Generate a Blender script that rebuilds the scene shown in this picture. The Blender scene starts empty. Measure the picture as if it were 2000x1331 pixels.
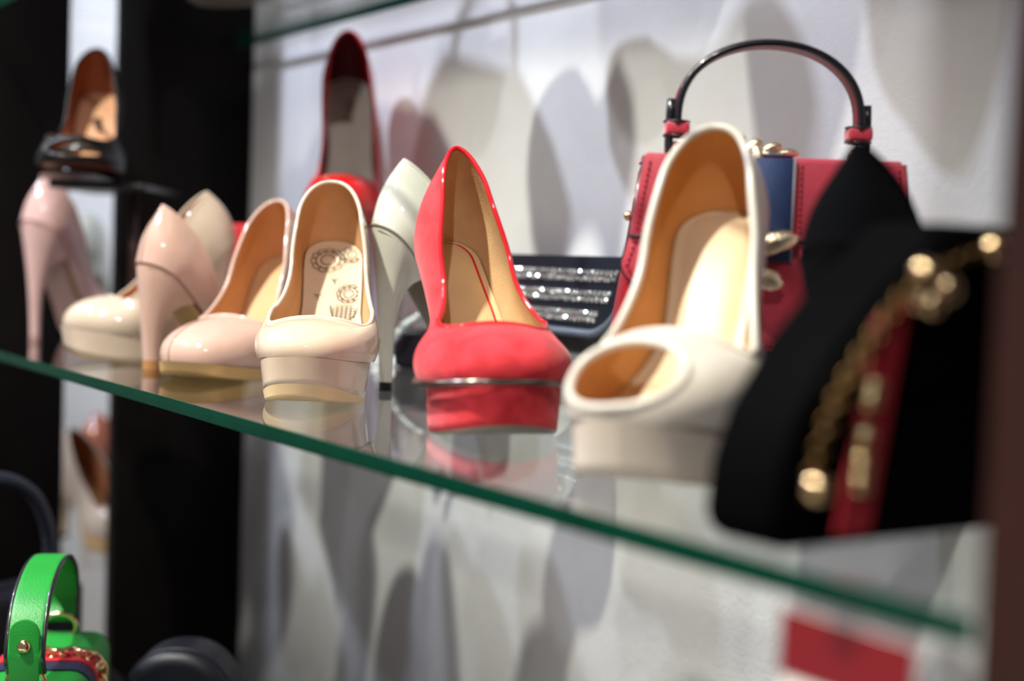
import bpy, bmesh, math, random
from mathutils import Vector, Matrix
random.seed(7)
C = bpy.context.scene.collection
SC = bpy.context.scene
Z0 = 1.05                                   # height of the glass shelf's top above the shop floor

# ---------------------------------------------------------------- camera (50 mm, at 10 cm above the shelf)
CAMH = 0.103
F_PX = 2778.0
yaw = math.atan(1880 / 2778.0); pitch = math.atan(152 / 2778.0); roll = math.atan(0.036)
v0 = Vector((-math.cos(yaw), math.sin(yaw), 0)); r0 = Vector((math.sin(yaw), math.cos(yaw), 0))
fw = Vector((v0.x * math.cos(pitch), v0.y * math.cos(pitch), -math.sin(pitch)))
u0 = Vector((v0.x * math.sin(pitch), v0.y * math.sin(pitch), math.cos(pitch)))
rt_ = r0 * math.cos(roll) + u0 * math.sin(roll); up_ = u0 * math.cos(roll) - r0 * math.sin(roll)
cd = bpy.data.cameras.new('camera'); cam = bpy.data.objects.new('camera', cd); C.objects.link(cam)
cam.matrix_world = Matrix(((rt_.x, up_.x, -fw.x, 0), (rt_.y, up_.y, -fw.y, 0), (rt_.z, up_.z, -fw.z, Z0 + CAMH), (0, 0, 0, 1)))
cd.sensor_width = 36.0; cd.lens = F_PX / 2000 * 36.0
cd.clip_start = 0.02; cd.clip_end = 50
cd.dof.use_dof = True; cd.dof.focus_distance = 0.98; cd.dof.aperture_fstop = 2.7; cd.dof.aperture_blades = 0
SC.camera = cam

# ---------------------------------------------------------------- light
w = bpy.data.worlds.new('world'); SC.world = w; w.use_nodes = True
w.node_tree.nodes['Background'].inputs[0].default_value = (1.0, 0.91, 0.92, 1)
w.node_tree.nodes['Background'].inputs[1].default_value = 0.21
SC.view_settings.view_transform = 'Standard'; SC.view_settings.look = 'None'
SC.view_settings.gamma = 1.0; SC.view_settings.use_curve_mapping = False
SC.view_settings.exposure = 0.0

def spot(name, loc, target, power, col, radius=0.055, angle=75, blend=0.6):
    l = bpy.data.lights.new(name, 'SPOT'); l.energy = power; l.color = col
    l.shadow_soft_size = radius; l.spot_size = math.radians(angle); l.spot_blend = blend
    o = bpy.data.objects.new(name, l); C.objects.link(o)
    o.location = (loc[0], loc[1], loc[2] + Z0)
    d = Vector(target) - Vector(loc)
    o.rotation_euler = d.to_track_quat('-Z', 'Y').to_euler()
    return o
spot('ceiling_spot_cool', (-2.0, -0.95, 2.3), (-0.95, 0.5, -0.15), 285, (0.76, 0.82, 1.0), angle=70, blend=0.15)
spot('ceiling_spot_warm', (-0.68, -1.0, 2.6), (-0.98, -0.44, 0.0), 620, (1.0, 0.98, 0.85), angle=54, blend=0.42)
spot('ceiling_spot_side', (-3.2, -0.6, 1.8), (-2.2, 0.74, 0.0), 55, (0.95, 0.98, 1.0))
spot('ceiling_spot_row', (-1.25, -1.35, 2.1), (-1.0, 0.5, 0.0), 14, (0.95, 0.96, 1.0), radius=0.025)
spot('ceiling_spot_row', (-2.75, -0.75, 1.9), (-1.1, 0.5, 0.0), 14, (0.88, 0.92, 1.0), radius=0.025)
spot('ceiling_spot_row', (0.75, -0.75, 1.75), (-0.5, 0.5, 0.05), 70, (0.95, 0.96, 1.0), radius=0.035)
SC.cycles.max_bounces = 12; SC.cycles.transparent_max_bounces = 24

# ---------------------------------------------------------------- helpers
def link(name, me, mats, parent=None, loc=None, smooth=True):
    o = bpy.data.objects.new(name, me); C.objects.link(o)
    for m in (mats if isinstance(mats, (list, tuple)) else [mats]):
        me.materials.append(m)
    if parent is not None: o.parent = parent
    if loc is not None: o.location = loc
    return o

def mesh(name, verts, faces, mats, parent=None, smooth=True, loc=None, midx=None, recalc=True, weld=1e-6):
    me = bpy.data.meshes.new(name)
    bm = bmesh.new()
    vs = [bm.verts.new(v) for v in verts]
    for k, f in enumerate(faces):
        try:
            nf = bm.faces.new([vs[i] for i in f])
            if midx: nf.material_index = midx[k]
        except ValueError:
            pass
    if weld: bmesh.ops.remove_doubles(bm, verts=bm.verts, dist=weld)
    if recalc: bmesh.ops.recalc_face_normals(bm, faces=bm.faces)
    bm.to_mesh(me); bm.free()
    for p in me.polygons: p.use_smooth = smooth
    return link(name, me, mats, parent, loc)

def merge(*parts):
    V, Fs = [], []
    for v, f in parts:
        n = len(V); V += list(v); Fs += [tuple(i + n for i in q) for q in f]
    return V, Fs

def bevbox(name, size, mats, parent=None, loc=(0, 0, 0), bev=0.002, seg=3, taper=1.0, smooth=True, top=None):
    """a box standing on its base; taper narrows (or widens) the top"""
    sx, sy, sz = size
    bm = bmesh.new(); bmesh.ops.create_cube(bm, size=1)
    for v in bm.verts:
        t = taper if v.co.z > 0 else 1.0
        t2 = (top if top is not None else t) if v.co.z > 0 else 1.0
        v.co = Vector((v.co.x * sx * t, v.co.y * sy * t2, (v.co.z + 0.5) * sz))
    if bev: bmesh.ops.bevel(bm, geom=list(bm.edges), offset=bev, segments=seg, profile=0.5, affect='EDGES')
    me = bpy.data.meshes.new(name); bm.to_mesh(me); bm.free()
    for p in me.polygons: p.use_smooth = smooth
    o = link(name, me, mats, parent, loc)
    if smooth and bev: 
        me.set_sharp_from_angle(angle=math.radians(50))
    return o

def tube_geo(pts, r, n=10, closed=False, sq=None, caps=True, up=Vector((0, 0, 1))):
    """sweep a round (or flat: sq=(half width across, half thickness)) section along a path"""
    P = [Vector(p) for p in pts]; N = len(P); V, Fs = [], []
    prev = None
    for i, p in enumerate(P):
        a = P[(i - 1) % N] if (closed or i > 0) else P[i]
        b = P[(i + 1) % N] if (closed or i < N - 1) else P[i]
        t = (b - a)
        t = t.normalized() if t.length > 1e-9 else Vector((0, 0, 1))
        if prev is None:
            ref = up if abs(t.dot(up)) < 0.95 else Vector((1, 0, 0))
            s = t.cross(ref).normalized()
        else:
            s = (prev - t * prev.dot(t))
            s = s.normalized() if s.length > 1e-9 else t.orthogonal().normalized()
        prev = s; q = s.cross(t).normalized()
        rr = r[i] if isinstance(r, (list, tuple)) else r
        for k in range(n):
            an = 2 * math.pi * k / n
            if sq:
                ca, sa = math.cos(an), math.sin(an)
                e = 0.35
                cx = math.copysign(abs(ca) ** e, ca) * sq[0]; cy = math.copysign(abs(sa) ** e, sa) * sq[1]
                V.append(p + s * cx + q * cy)
            else:
                V.append(p + s * math.cos(an) * rr + q * math.sin(an) * rr)
    M = N if closed else N - 1
    for i in range(M):
        for k in range(n):
            a, b = i * n + k, i * n + (k + 1) % n
            c, d = ((i + 1) % N) * n + (k + 1) % n, ((i + 1) % N) * n + k
            Fs.append((a, b, c, d))
    if not closed and caps:
        Fs.append(tuple(range(n))); Fs.append(tuple((N - 1) * n + k for k in range(n - 1, -1, -1)))
    return V, Fs

def tube(name, pts, r, mats, parent=None, **kw):
    return mesh(name, *tube_geo(pts, r, **kw), mats, parent)

def ball_geo(c, r, n=12, m=8):
    rx, ry, rz = r if isinstance(r, (list, tuple)) else (r, r, r)
    V, Fs = [], []
    for i in range(m + 1):
        a = math.pi * i / m
        for k in range(n):
            b = 2 * math.pi * k / n
            V.append((c[0] + rx * math.sin(a) * math.cos(b), c[1] + ry * math.sin(a) * math.sin(b), c[2] + rz * math.cos(a)))
    for i in range(m):
        for k in range(n):
            Fs.append((i * n + k, i * n + (k + 1) % n, (i + 1) * n + (k + 1) % n, (i + 1) * n + k))
    return V, Fs

def box_geo(c, size, mat=None):
    sx, sy, sz = [s / 2 for s in size]
    V = [Vector((x, y, z)) for x in (-sx, sx) for y in (-sy, sy) for z in (-sz, sz)]
    if mat is not None: V = [mat @ v for v in V]
    V = [v + Vector(c) for v in V]
    return V, [(0, 1, 3, 2), (4, 6, 7, 5), (0, 4, 5, 1), (2, 3, 7, 6), (0, 2, 6, 4), (1, 5, 7, 3)]

def poly_plate(name, pts, t, mats, parent=None, loc=(0, 0, 0), bev=0.0008, plane='xz', seg=2):
    """a flat outline in the x-z plane given a thickness t towards +y (bevelled rim)"""
    bm = bmesh.new()
    vs = [bm.verts.new((p[0], 0, p[1]) if plane == 'xz' else (p[0], p[1], 0)) for p in pts]
    f = bm.faces.new(vs)
    r = bmesh.ops.extrude_face_region(bm, geom=[f])
    d = Vector((0, t, 0)) if plane == 'xz' else Vector((0, 0, t))
    bmesh.ops.translate(bm, vec=d, verts=[e for e in r['geom'] if isinstance(e, bmesh.types.BMVert)])
    bmesh.ops.recalc_face_normals(bm, faces=bm.faces)
    if bev:
        caps = [f for f in bm.faces if len(f.verts) == len(pts)]
        es = {e for f in caps for e in f.edges}
        bmesh.ops.bevel(bm, geom=list(es), offset=bev, segments=seg, profile=0.5, affect='EDGES')
    me = bpy.data.meshes.new(name); bm.to_mesh(me); bm.free()
    for p in me.polygons: p.use_smooth = True
    o = link(name, me, mats, parent, loc)
    me.set_sharp_from_angle(angle=math.radians(40))
    return o

def arc(cx, cy, r, a0, a1, n=8):
    return [(cx + r * math.cos(math.radians(a0 + (a1 - a0) * i / n)), cy + r * math.sin(math.radians(a0 + (a1 - a0) * i / n))) for i in range(n + 1)]

def rrect(x0, z0, x1, z1, r, n=6):
    return (arc(x1 - r, z0 + r, r, -90, 0, n) + arc(x1 - r, z1 - r, r, 0, 90, n) +
            arc(x0 + r, z1 - r, r, 90, 180, n) + arc(x0 + r, z0 + r, r, 180, 270, n))

def spline(pts, n=8, closed=False):
    """Catmull-Rom through the points"""
    P = [Vector(p) for p in pts]; out = []; N = len(P)
    for i in range(N if closed else N - 1):
        p0 = P[(i - 1) % N] if (closed or i > 0) else P[i]; p1 = P[i]
        p2 = P[(i + 1) % N]; p3 = P[(i + 2) % N] if (closed or i + 2 < N) else P[(i + 1) % N]
        for k in range(n):
            t = k / n
            out.append(0.5 * ((2 * p1) + (p2 - p0) * t + (2 * p0 - 5 * p1 + 4 * p2 - p3) * t * t + (3 * p1 - p0 - 3 * p2 + p3) * t ** 3))
    if not closed: out.append(P[-1])
    return out

def thing(name, label, cat, loc=(0, 0, 0), rotz=0.0, group=None):
    o = bpy.data.objects.new(name, None); C.objects.link(o)
    o.empty_display_size = 0.02
    o.location = (loc[0], loc[1], loc[2] + Z0); o.rotation_euler = (0, 0, rotz)
    return tag(o, label, cat, group)

def tag(o, label, cat, group=None, kind=None):
    if label: o['label'] = label
    if cat: o['category'] = cat
    if group: o['group'] = group
    if kind: o['kind'] = kind
    return o

def structure(o, label=None):
    o['kind'] = 'structure'
    if label: o['label'] = label
    return o

# ---------------------------------------------------------------- materials
def mat(name, col, rough=0.5, metal=0.0, coat=0.0, coat_rough=0.05, spec=0.5, bump=0.0, bscale=400.0, vary=0.0, vscale=40.0,
        col2=None, sheen=0.0, sheen_col=(1, 1, 1), sss=0.0):
    m = bpy.data.materials.new(name); m.use_nodes = True
    nt = m.node_tree; b = nt.nodes['Principled BSDF']
    b.inputs['Base Color'].default_value = (*col, 1); b.inputs['Roughness'].default_value = rough
    b.inputs['Metallic'].default_value = metal; b.inputs['Coat Weight'].default_value = coat
    b.inputs['Coat Roughness'].default_value = coat_rough; b.inputs['Specular IOR Level'].default_value = spec
    b.inputs['Sheen Weight'].default_value = sheen; b.inputs['Sheen Tint'].default_value = (*sheen_col, 1)
    tc = nt.nodes.new('ShaderNodeTexCoord')
    if col2 is None and vary == 0: vary = 0.04
    n = nt.nodes.new('ShaderNodeTexNoise'); n.inputs['Scale'].default_value = vscale; n.inputs['Detail'].default_value = 4
    nt.links.new(tc.outputs['Object'], n.inputs['Vector'])
    r = nt.nodes.new('ShaderNodeValToRGB')
    r.color_ramp.elements[0].position = 0.35; r.color_ramp.elements[1].position = 0.65
    c2 = col2 or tuple(min(1, c * (1 + vary)) for c in col); c1 = col if col2 else tuple(c * (1 - vary) for c in col)
    r.color_ramp.elements[0].color = (*c1, 1); r.color_ramp.elements[1].color = (*c2, 1)
    nt.links.new(n.outputs['Fac'], r.inputs['Fac']); nt.links.new(r.outputs['Color'], b.inputs['Base Color'])
    if bump:
        n2 = nt.nodes.new('ShaderNodeTexNoise'); n2.inputs['Scale'].default_value = bscale; n2.inputs['Detail'].default_value = 3
        nt.links.new(tc.outputs['Object'], n2.inputs['Vector'])
        bp = nt.nodes.new('ShaderNodeBump'); bp.inputs['Strength'].default_value = bump; bp.inputs['Distance'].default_value = 0.0006
        nt.links.new(n2.outputs['Fac'], bp.inputs['Height']); nt.links.new(bp.outputs['Normal'], b.inputs['Normal'])
    return m

def lin(r, g, b):
    f = lambda c: ((c / 255 + 0.055) / 1.055) ** 2.4 if c > 10 else c / 255 / 12.92
    return (f(r), f(g), f(b))

def glass_mat(name, tint=(0.982, 0.992, 0.987), ior_r0=0.045):
    """thin clear glass: looks straight through, mirrors more and more towards grazing angles"""
    m = bpy.data.materials.new(name); m.use_nodes = True; nt = m.node_tree
    for n in list(nt.nodes): nt.nodes.remove(n)
    out = nt.nodes.new('ShaderNodeOutputMaterial'); mix = nt.nodes.new('ShaderNodeMixShader')
    tr = nt.nodes.new('ShaderNodeBsdfTransparent'); tr.inputs[0].default_value = (*tint, 1)
    gl = nt.nodes.new('ShaderNodeBsdfGlossy'); gl.inputs['Roughness'].default_value = 0.012; gl.inputs['Color'].default_value = (1, 1, 1, 1)
    g = nt.nodes.new('ShaderNodeNewGeometry')
    dot = nt.nodes.new('ShaderNodeVectorMath'); dot.operation = 'DOT_PRODUCT'
    nt.links.new(g.outputs['Incoming'], dot.inputs[0]); nt.links.new(g.outputs['Normal'], dot.inputs[1])
    def mth(op, a, b=None):
        n = nt.nodes.new('ShaderNodeMath'); n.operation = op
        for i, x in enumerate((a, b)):
            if x is None: continue
            if isinstance(x, (int, float)): n.inputs[i].default_value = x
            else: nt.links.new(x, n.inputs[i])
        return n.outputs[0]
    c = mth('ABSOLUTE', dot.outputs['Value']); c = mth('SUBTRACT', 1.0, c); c = mth('POWER', c, 5.0)
    c = mth('MULTIPLY', c, 1 - ior_r0); c = mth('ADD', c, ior_r0)
    fr = mth('SUBTRACT', 1.0, g.outputs['Backfacing']); c = mth('MULTIPLY', c, fr)
    nt.links.new(c, mix.inputs['Fac']); nt.links.new(tr.outputs[0], mix.inputs[1]); nt.links.new(gl.outputs[0], mix.inputs[2])
    nt.links.new(mix.outputs[0], out.inputs['Surface'])
    return m

GLASS = glass_mat('clear_glass')
GLASS_EDGE = mat('green_glass_edge', (0.0002, 0.030, 0.016), rough=0.3, spec=0.06, vary=0.1)
ACRYLIC = glass_mat('clear_acrylic', tint=(0.90, 0.93, 0.93), ior_r0=0.06)
ACRYLIC_EDGE = mat('acrylic_edge', (0.55, 0.60, 0.60), rough=0.15, coat=0.3)
WALLM = mat('white_plaster', (0.86, 0.86, 0.87), rough=0.75, bump=0.35, bscale=230, vary=0.015)
DARKWOOD = mat('dark_wood', (0.0035, 0.0024, 0.0024), rough=0.55, vary=0.25, vscale=12, spec=0.12)
REDWOOD = mat('red_brown_wood', (0.022, 0.006, 0.004), rough=0.55, vary=0.25, vscale=14, spec=0.2)
FLOORM = mat('shop_floor', (0.66, 0.63, 0.60), rough=0.4)
GOLD = mat('polished_gold', (0.80, 0.56, 0.30), rough=0.16, metal=1.0)
PALEGOLD = mat('pale_gold', (0.95, 0.78, 0.55), rough=0.32, metal=1.0, bump=1.0, bscale=700)
STEEL = mat('steel', (0.6, 0.6, 0.62), rough=0.2, metal=1.0)
BLACKPL = mat('black_plastic', (0.008, 0.008, 0.009), rough=0.25)
CRYSTAL = mat('crystal', (0.90, 0.91, 0.92), rough=0.13, metal=0.9)
TANLEATHER = mat('tan_leather_sole', lin(190, 150, 95), rough=0.45, vary=0.08)
# ---------------------------------------------------------------- shoe last
def sstep(a, b, x):
    if a == b:
        return 1.0 if x >= b else 0.0
    t = min(1.0, max(0.0, (x - a) / (b - a)))
    return t * t * (3 - 2 * t)

def lerp(a, b, t):
    return a + (b - a) * t

def interp(x, pts):
    """smooth (monotone cubic-ish) interpolation of [(x, y), ...]"""
    if x <= pts[0][0]:
        return pts[0][1]
    for (x0, y0), (x1, y1) in zip(pts, pts[1:]):
        if x <= x1:
            return lerp(y0, y1, sstep(x0, x1, x))
    return pts[-1][1]

SHOE = dict(H=0.115, p=0.006, L=0.20, xb=0.122, spring=0.006, width=0.039, heelw=0.026, waist=0.024,
            rt=0.055, nt=2.2, hb=0.058, hs=0.036, hv=0.044, th=0.060, thn=2.4, asym=0.004, seat=0.34,
            heel_xi=0.055, tip=(0.016, 0.0055, 0.0055), plat=False, band=0.0, hc=1.0, bulge=0.004)

class Last:
    """A shoe last drawn flat (xi along the footbed, y across, eta up) and bent along the footbed profile."""
    def __init__(self, **kw):
        q = dict(SHOE); q.update(kw); self.q = q
        H, p, L, xb = q['H'], q['p'], q['L'], q['xb']
        pts = []
        tA = (xb * 0.95, -q['seat'] * xb * 0.95)
        tB = (xb * 1.15, 0.0)
        n = 80
        for i in range(n):
            t = i / n
            a = 2*t**3 - 3*t**2 + 1; b = t**3 - 2*t**2 + t; c = -2*t**3 + 3*t**2; d = t**3 - t**2
            pts.append((b * tA[0] + c * xb + d * tB[0], a * H + b * tA[1] + c * p + d * tB[1]))
        for i in range(41):
            t = i / 40
            pts.append((xb + (L - xb) * t, p + q['spring'] * t * t))
        self.P = pts
        s = [0.0]
        for (x0, z0), (x1, z1) in zip(pts, pts[1:]):
            s.append(s[-1] + math.hypot(x1 - x0, z1 - z0))
        self.S = s
        self.LF = s[-1]
        self.xib = s[n]                      # arclength at the ball
        self.xith = self.LF - q['th']        # where the throat sits

    def prof(self, xi):
        S, P = self.S, self.P
        if xi <= 0:
            i = 0
        elif xi >= S[-1]:
            i = len(S) - 2
        else:
            lo, hi = 0, len(S) - 1
            while hi - lo > 1:
                m = (lo + hi) // 2
                if S[m] <= xi: lo = m
                else: hi = m
            i = lo
        t = (xi - S[i]) / (S[i+1] - S[i])
        x = lerp(P[i][0], P[i+1][0], t); z = lerp(P[i][1], P[i+1][1], t)
        return x, z

    def tang(self, xi):
        # averaged over a window, so normals turn smoothly
        a = self.prof(xi - 0.012); b = self.prof(xi + 0.012)
        l = math.hypot(b[0] - a[0], b[1] - a[1])
        return (b[0] - a[0]) / l, (b[1] - a[1]) / l

    def bend(self, xi, y, eta):
        x, z = self.prof(xi); tx, tz = self.tang(xi)
        return (x - tz * eta, y, z + tx * eta)

    def hw(self, xi):
        q = self.q; LF = self.LF
        w = interp(xi, [(0.0, q['heelw']), (0.035, q['heelw']), (self.xib * 0.55, q['waist']),
                        (self.xib + 0.012, q['width']), (LF, q['width'] * 0.93)])
        rh = q['heelw']
        if xi < rh:
            w *= math.sqrt(max(0.0, 1 - ((rh - xi) / rh) ** 2))
        rt = q['rt']
        if xi > LF - rt:
            f = min(1.0, (xi - (LF - rt)) / rt)
            w *= max(0.0, 1 - f ** q['nt']) ** (1 / q['nt'])
        return w

    def mid(self, xi):
        return self.q['asym'] * math.sin(math.pi * min(1, max(0, xi / self.LF)) * 1.5 - 0.8)

    def outline(self, a, side, inset=0.0):
        LF = self.LF
        xi = inset + (LF - 2 * inset) * (1 - math.cos(math.pi * a)) / 2
        w = max(0.0, self.hw(xi if inset == 0 else lerp(0, LF, (xi - inset) / (LF - 2 * inset))) - inset * (1 if 0.02 < a < 0.98 else 0))
        return xi, self.mid(xi) + side * w

    def topline(self, b, side, inset=0.0):
        q = self.q
        x0, x1 = q.get('x0', 0.004) + inset, self.xith - inset
        xi = x0 + (x1 - x0) * (1 - math.cos(math.pi * b)) / 2
        fx = max(0.0, (xi - x0) / (x1 - x0))
        w = interp(fx, [(0.0, q.get('wh', 0.019)), (0.35, q.get('wm', 0.026)), (0.95, q.get('wt', 0.83) * q['width'])]) - inset
        rh = q.get('hr', 0.021)
        if xi - x0 < rh:
            w *= max(0.0, 1 - ((rh - (xi - x0)) / rh) ** q.get('hn', 1.8)) ** (1 / q.get('hn', 1.8))
        rt = q.get('thr', 0.032)
        if xi > x1 - rt:
            f = min(1.0, (xi - (x1 - rt)) / rt)
            w *= max(0.0, 1 - f ** q['thn']) ** (1 / q['thn'])
        f = max(0.0, (xi - x0) / (x1 - x0))
        fd = q.get('fd', 0.5)
        if f < fd: eta = lerp(q['hs'], q['hb'], (1 - f / fd) ** q.get('dip', 1.7))
        else: eta = interp(f, [(fd, q['hs']), (0.8, q['hs'] * 0.98), (1.0, q['hv'] * 0.80)])
        wn = w / max(0.01, q['width'] * 0.8)
        eta += sstep(0.75, 1.0, f) * q['hv'] * 0.20 * max(0.0, 1 - wn * wn)
        return xi, self.mid(xi) + side * w, eta

    def amap(self, a):
        """outline parameter -> topline parameter"""
        # the ball (a_b) meets the throat corner
        return interp2(a, [(0, 0), (0.25, 0.27), (0.52, 0.63), (0.68, 0.80), (0.85, 0.915), (1, 1)])

    def wall(self, a, side, v, inset=0.0, topinset=0.0):
        q = self.q
        xi, y = self.outline(a, side, inset)
        txi, ty, te = self.topline(self.amap(a), side, topinset)
        # outward direction in plan
        xa, ya = self.outline(max(0, a - 0.01), side, inset); xb, yb = self.outline(min(1, a + 0.01), side, inset)
        dx, dy = xb - xa, yb - ya
        if a < 0.02: nx, ny = -1.0, 0.0
        elif a > 0.98: nx, ny = 1.0, 0.0
        else:
            l = math.hypot(dx, dy) or 1; nx, ny = -dy / l * side * -1, dx / l * side
            nx, ny = (dy / l * -side, dx / l * side)
        D = math.hypot(xi - txi, y - ty)
        wv = sstep(0.008, 0.035, D)
        bl = q['bulge'] * (1 - 0.1 * wv)
        P0 = (xi - nx * 0.0022 * wv, y - ny * 0.0022 * wv, 0.0)
        P1 = (xi + nx * bl, y + ny * bl, te * lerp(0.40, 0.50, wv))
        k = lerp(0.35, 0.57, wv)
        P2 = (lerp(txi, xi, k) + nx * bl * (1 - wv), lerp(ty, y, k) + ny * bl * (1 - wv),
              te * lerp(0.62 - q.get('p2', 0.0) * (1 - sstep(0.2, 0.4, a)), 0.97 - 0.08 * sstep(.03, .06, D), wv))
        P3 = (txi, ty, te)
        m = 1 - v
        f = lambda i: m**3*P0[i] + 3*m*m*v*P1[i] + 3*m*v*v*P2[i] + v**3*P3[i]
        return f(0), f(1), f(2)

    def wallp(self, a, side, v, inset=0.0, topinset=0.0):
        return self.bend(*self.wall(a, side, v, inset, topinset))

    def zbot(self, xi):
        """underside of the sole in the shoe's own upright frame"""
        x, z = self.prof(xi)
        t = max(0.0, (xi - self.xib) / (self.LF - self.xib))
        return self.q['spring'] * 1.3 * t ** 2.2

def interp2(x, pts):
    """piecewise linear lightly smoothed"""
    def lin(u):
        u = min(1.0, max(0.0, u))
        for (x0, y0), (x1, y1) in zip(pts, pts[1:]):
            if u <= x1:
                return y0 + (y1 - y0) * (u - x0) / (x1 - x0)
        return pts[-1][1]
    if x <= 0 or x >= 1:
        return lin(x)
    r = min(0.06, x, 1 - x)
    return (lin(x - r) + 2 * lin(x) + lin(x + r)) / 4
# ---------------------------------------------------------------- shoes
def ring_params(N):
    """(a, side) once round the shoe: heel -> +y side -> toe -> -y side"""
    return [(i / N, 1) for i in range(N + 1)] + [(1 - i / N, -1) for i in range(1, N)]

def flat_strip(last, pts, wd, eta=0.0030):
    """a thin printed line lying on the footbed; pts are (xi, y)"""
    V, Fs = [], []
    n = len(pts)
    for i, (x, y) in enumerate(pts):
        a = pts[max(0, i - 1)]; b = pts[min(n - 1, i + 1)]
        dx, dy = b[0] - a[0], b[1] - a[1]; l = math.hypot(dx, dy) or 1
        nx, ny = -dy / l * wd / 2, dx / l * wd / 2
        V += [last.bend(x + nx, y + ny, eta), last.bend(x - nx, y - ny, eta)]
    for i in range(n - 1): Fs.append((2*i, 2*i+1, 2*i+3, 2*i+2))
    return V, Fs

def make_shoe(name, label, cat, loc, rot, last, M, parts=(), group=None, hole=None, N=44, opts={}):
    q = last.q
    root = thing(name, label, cat, loc, rot, group)
    R = ring_params(N); n = len(R); MV = 18
    def inside(a, side, v, k=1.0):
        if not hole: return False
        A, B, vc, sh = hole
        s = (1 - a) * side - sh * 1.0
        return (s / (A * k)) ** 2 + ((v - vc) / (B * k)) ** 2 < 1
    # outer leather and lining: the same wall, the lining 1.6 mm inside it
    for part, ins, tins, vm, rows in (('upper', 0.0, 0.0, M['upper'], MV), ('lining', 0.0020, 0.0016, M['lining'], MV)):
        V, Fs = [], []
        for j in range(rows + 1):
            for (a, s) in R: V.append(last.wallp(a, s, j / rows, ins, tins))
        for j in range(rows):
            for i in range(n):
                a, s = R[i]; a2, s2 = R[(i + 1) % n]
                if inside((a + a2) / 2, s if a < 1 else s2, (j + .5) / rows): continue
                Fs.append((j*n+i, j*n+(i+1) % n, (j+1)*n+(i+1) % n, (j+1)*n+i))
        o = mesh(part, V, Fs, vm, root)
    # binding round the topline
    T = []
    for (a, s) in R:
        p = Vector(last.wallp(a, s, 1.0)); p2 = Vector(last.wallp(a, s, 1.0, 0.0020, 0.0016)); T.append((p + p2) / 2)
    tube('topline_binding', T, opts.get('bind', 0.0016), M.get('bind', M['upper']), root, n=8, closed=True)
    if hole:
        A, B, vc, sh = hole; H_ = []
        for k in range(64):
            an = 2 * math.pi * k / 64
            s = A * math.cos(an) + sh; v = vc + B * math.sin(an)
            H_.append((Vector(last.wallp(1 - abs(s), 1 if s >= 0 else -1, v)) + Vector(last.wallp(1 - abs(s), 1 if s >= 0 else -1, v, .002, .0016))) / 2)
        tube('peep_binding', H_, opts.get('peep_r', 0.0036), M['upper'], root, n=10, closed=True)
    # insole
    V, Fs = [], []; nx, ny = 46, 10
    for i in range(nx + 1):
        a = i / nx
        xi, yr = last.outline(a, 1, 0.0022); _, yl = last.outline(a, -1, 0.0022)
        for j in range(ny + 1):
            t = j / ny * 2 - 1
            V.append(last.bend(xi, lerp(yr, yl, j / ny), 0.0022 + 0.0016 * t ** 4))
    for i in range(nx):
        for j in range(ny): Fs.append((i*(ny+1)+j, i*(ny+1)+j+1, (i+1)*(ny+1)+j+1, (i+1)*(ny+1)+j))
    ins = mesh('insole', V, Fs, M['insole'], root)
    if 'pad' in parts:                                  # padded sock at the heel seat
        V, Fs = [], []; nx2 = 26
        xe = last.LF * opts.get('pad_end', 0.62)
        for i in range(nx2 + 1):
            t0 = i / nx2; xi = 0.006 + (xe - 0.006) * (1 - math.cos(math.pi * t0)) / 2
            wd = max(0.0, last.hw(xi) - 0.0062)
            if xi < 0.022: wd = min(wd, 0.021 * math.sqrt(max(0, 1 - ((0.022 - xi) / 0.0165) ** 2)))
            if xi > xe - 0.012: wd *= math.sqrt(max(0, 1 - ((xi - xe + 0.012) / 0.012) ** 2))
            for j in range(9):
                t = j / 4 - 1
                V.append(last.bend(xi, last.mid(xi) + t * wd, 0.0026 + 0.0022 * (1 - t ** 4) * min(1, math.sin(math.pi * min(1, max(0, t0))) * 2.5)))
        for i in range(nx2):
            for j in range(8): Fs.append((i*9+j, i*9+j+1, (i+1)*9+j+1, (i+1)*9+j))
        mesh('heel_pad', V, Fs, M.get('pad', M['insole']), root)
        if 'pad_edge' in parts:
            E_ = [Vector(V[i * 9 + 8]) for i in range(nx2, 0, -1)] + [Vector(V[i * 9]) for i in range(0, nx2 + 1)]
            tube('pad_edge', E_, 0.0009, M['bind'], root, n=6)
    # sole: edge ring down from the footbed to the ground under the ball, thin under the arch
    k0 = last.xib - opts.get('plat_back', 0.045); k1 = last.xib - opts.get('plat_back', 0.045) * 0.35
    if q['p'] < 0.010: k0, k1 = last.xib - 0.03, last.xib
    thk = 0.0035
    ofs = opts.get('sole_out', -0.0006)
    def sole_pt(a, s, f, drop=0.0):
        xi, y = last.outline(a, s)
        w_ = last.hw(xi)
        y2 = last.mid(xi) + s * max(0, w_ + (lerp(-0.0035, ofs, sstep(k0 - .02, k0 + .01, xi))) * (1 if w_ > .006 else 0)) * (1 - opts.get('sole_taper', 0.05) * f * sstep(k0, k1, xi))
        xi = max(xi, 0.0035) if xi < 0.02 else xi
        tp = Vector(last.bend(xi, y2, -0.0002))
        x, z = last.prof(xi)
        dn = Vector(last.bend(xi, y2, -thk))
        inw = opts.get('toe_rake', 0.004) * sstep(0.93, 1.0, xi / last.LF)
        gr = Vector((x - inw, y2, last.zbot(xi) + drop))
        kk = sstep(k0, k1, xi)
        b = dn.lerp(gr, kk)
        if b.z > dn.z: b.z = dn.z
        return tp.lerp(b, f)
    band = q['band']
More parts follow.
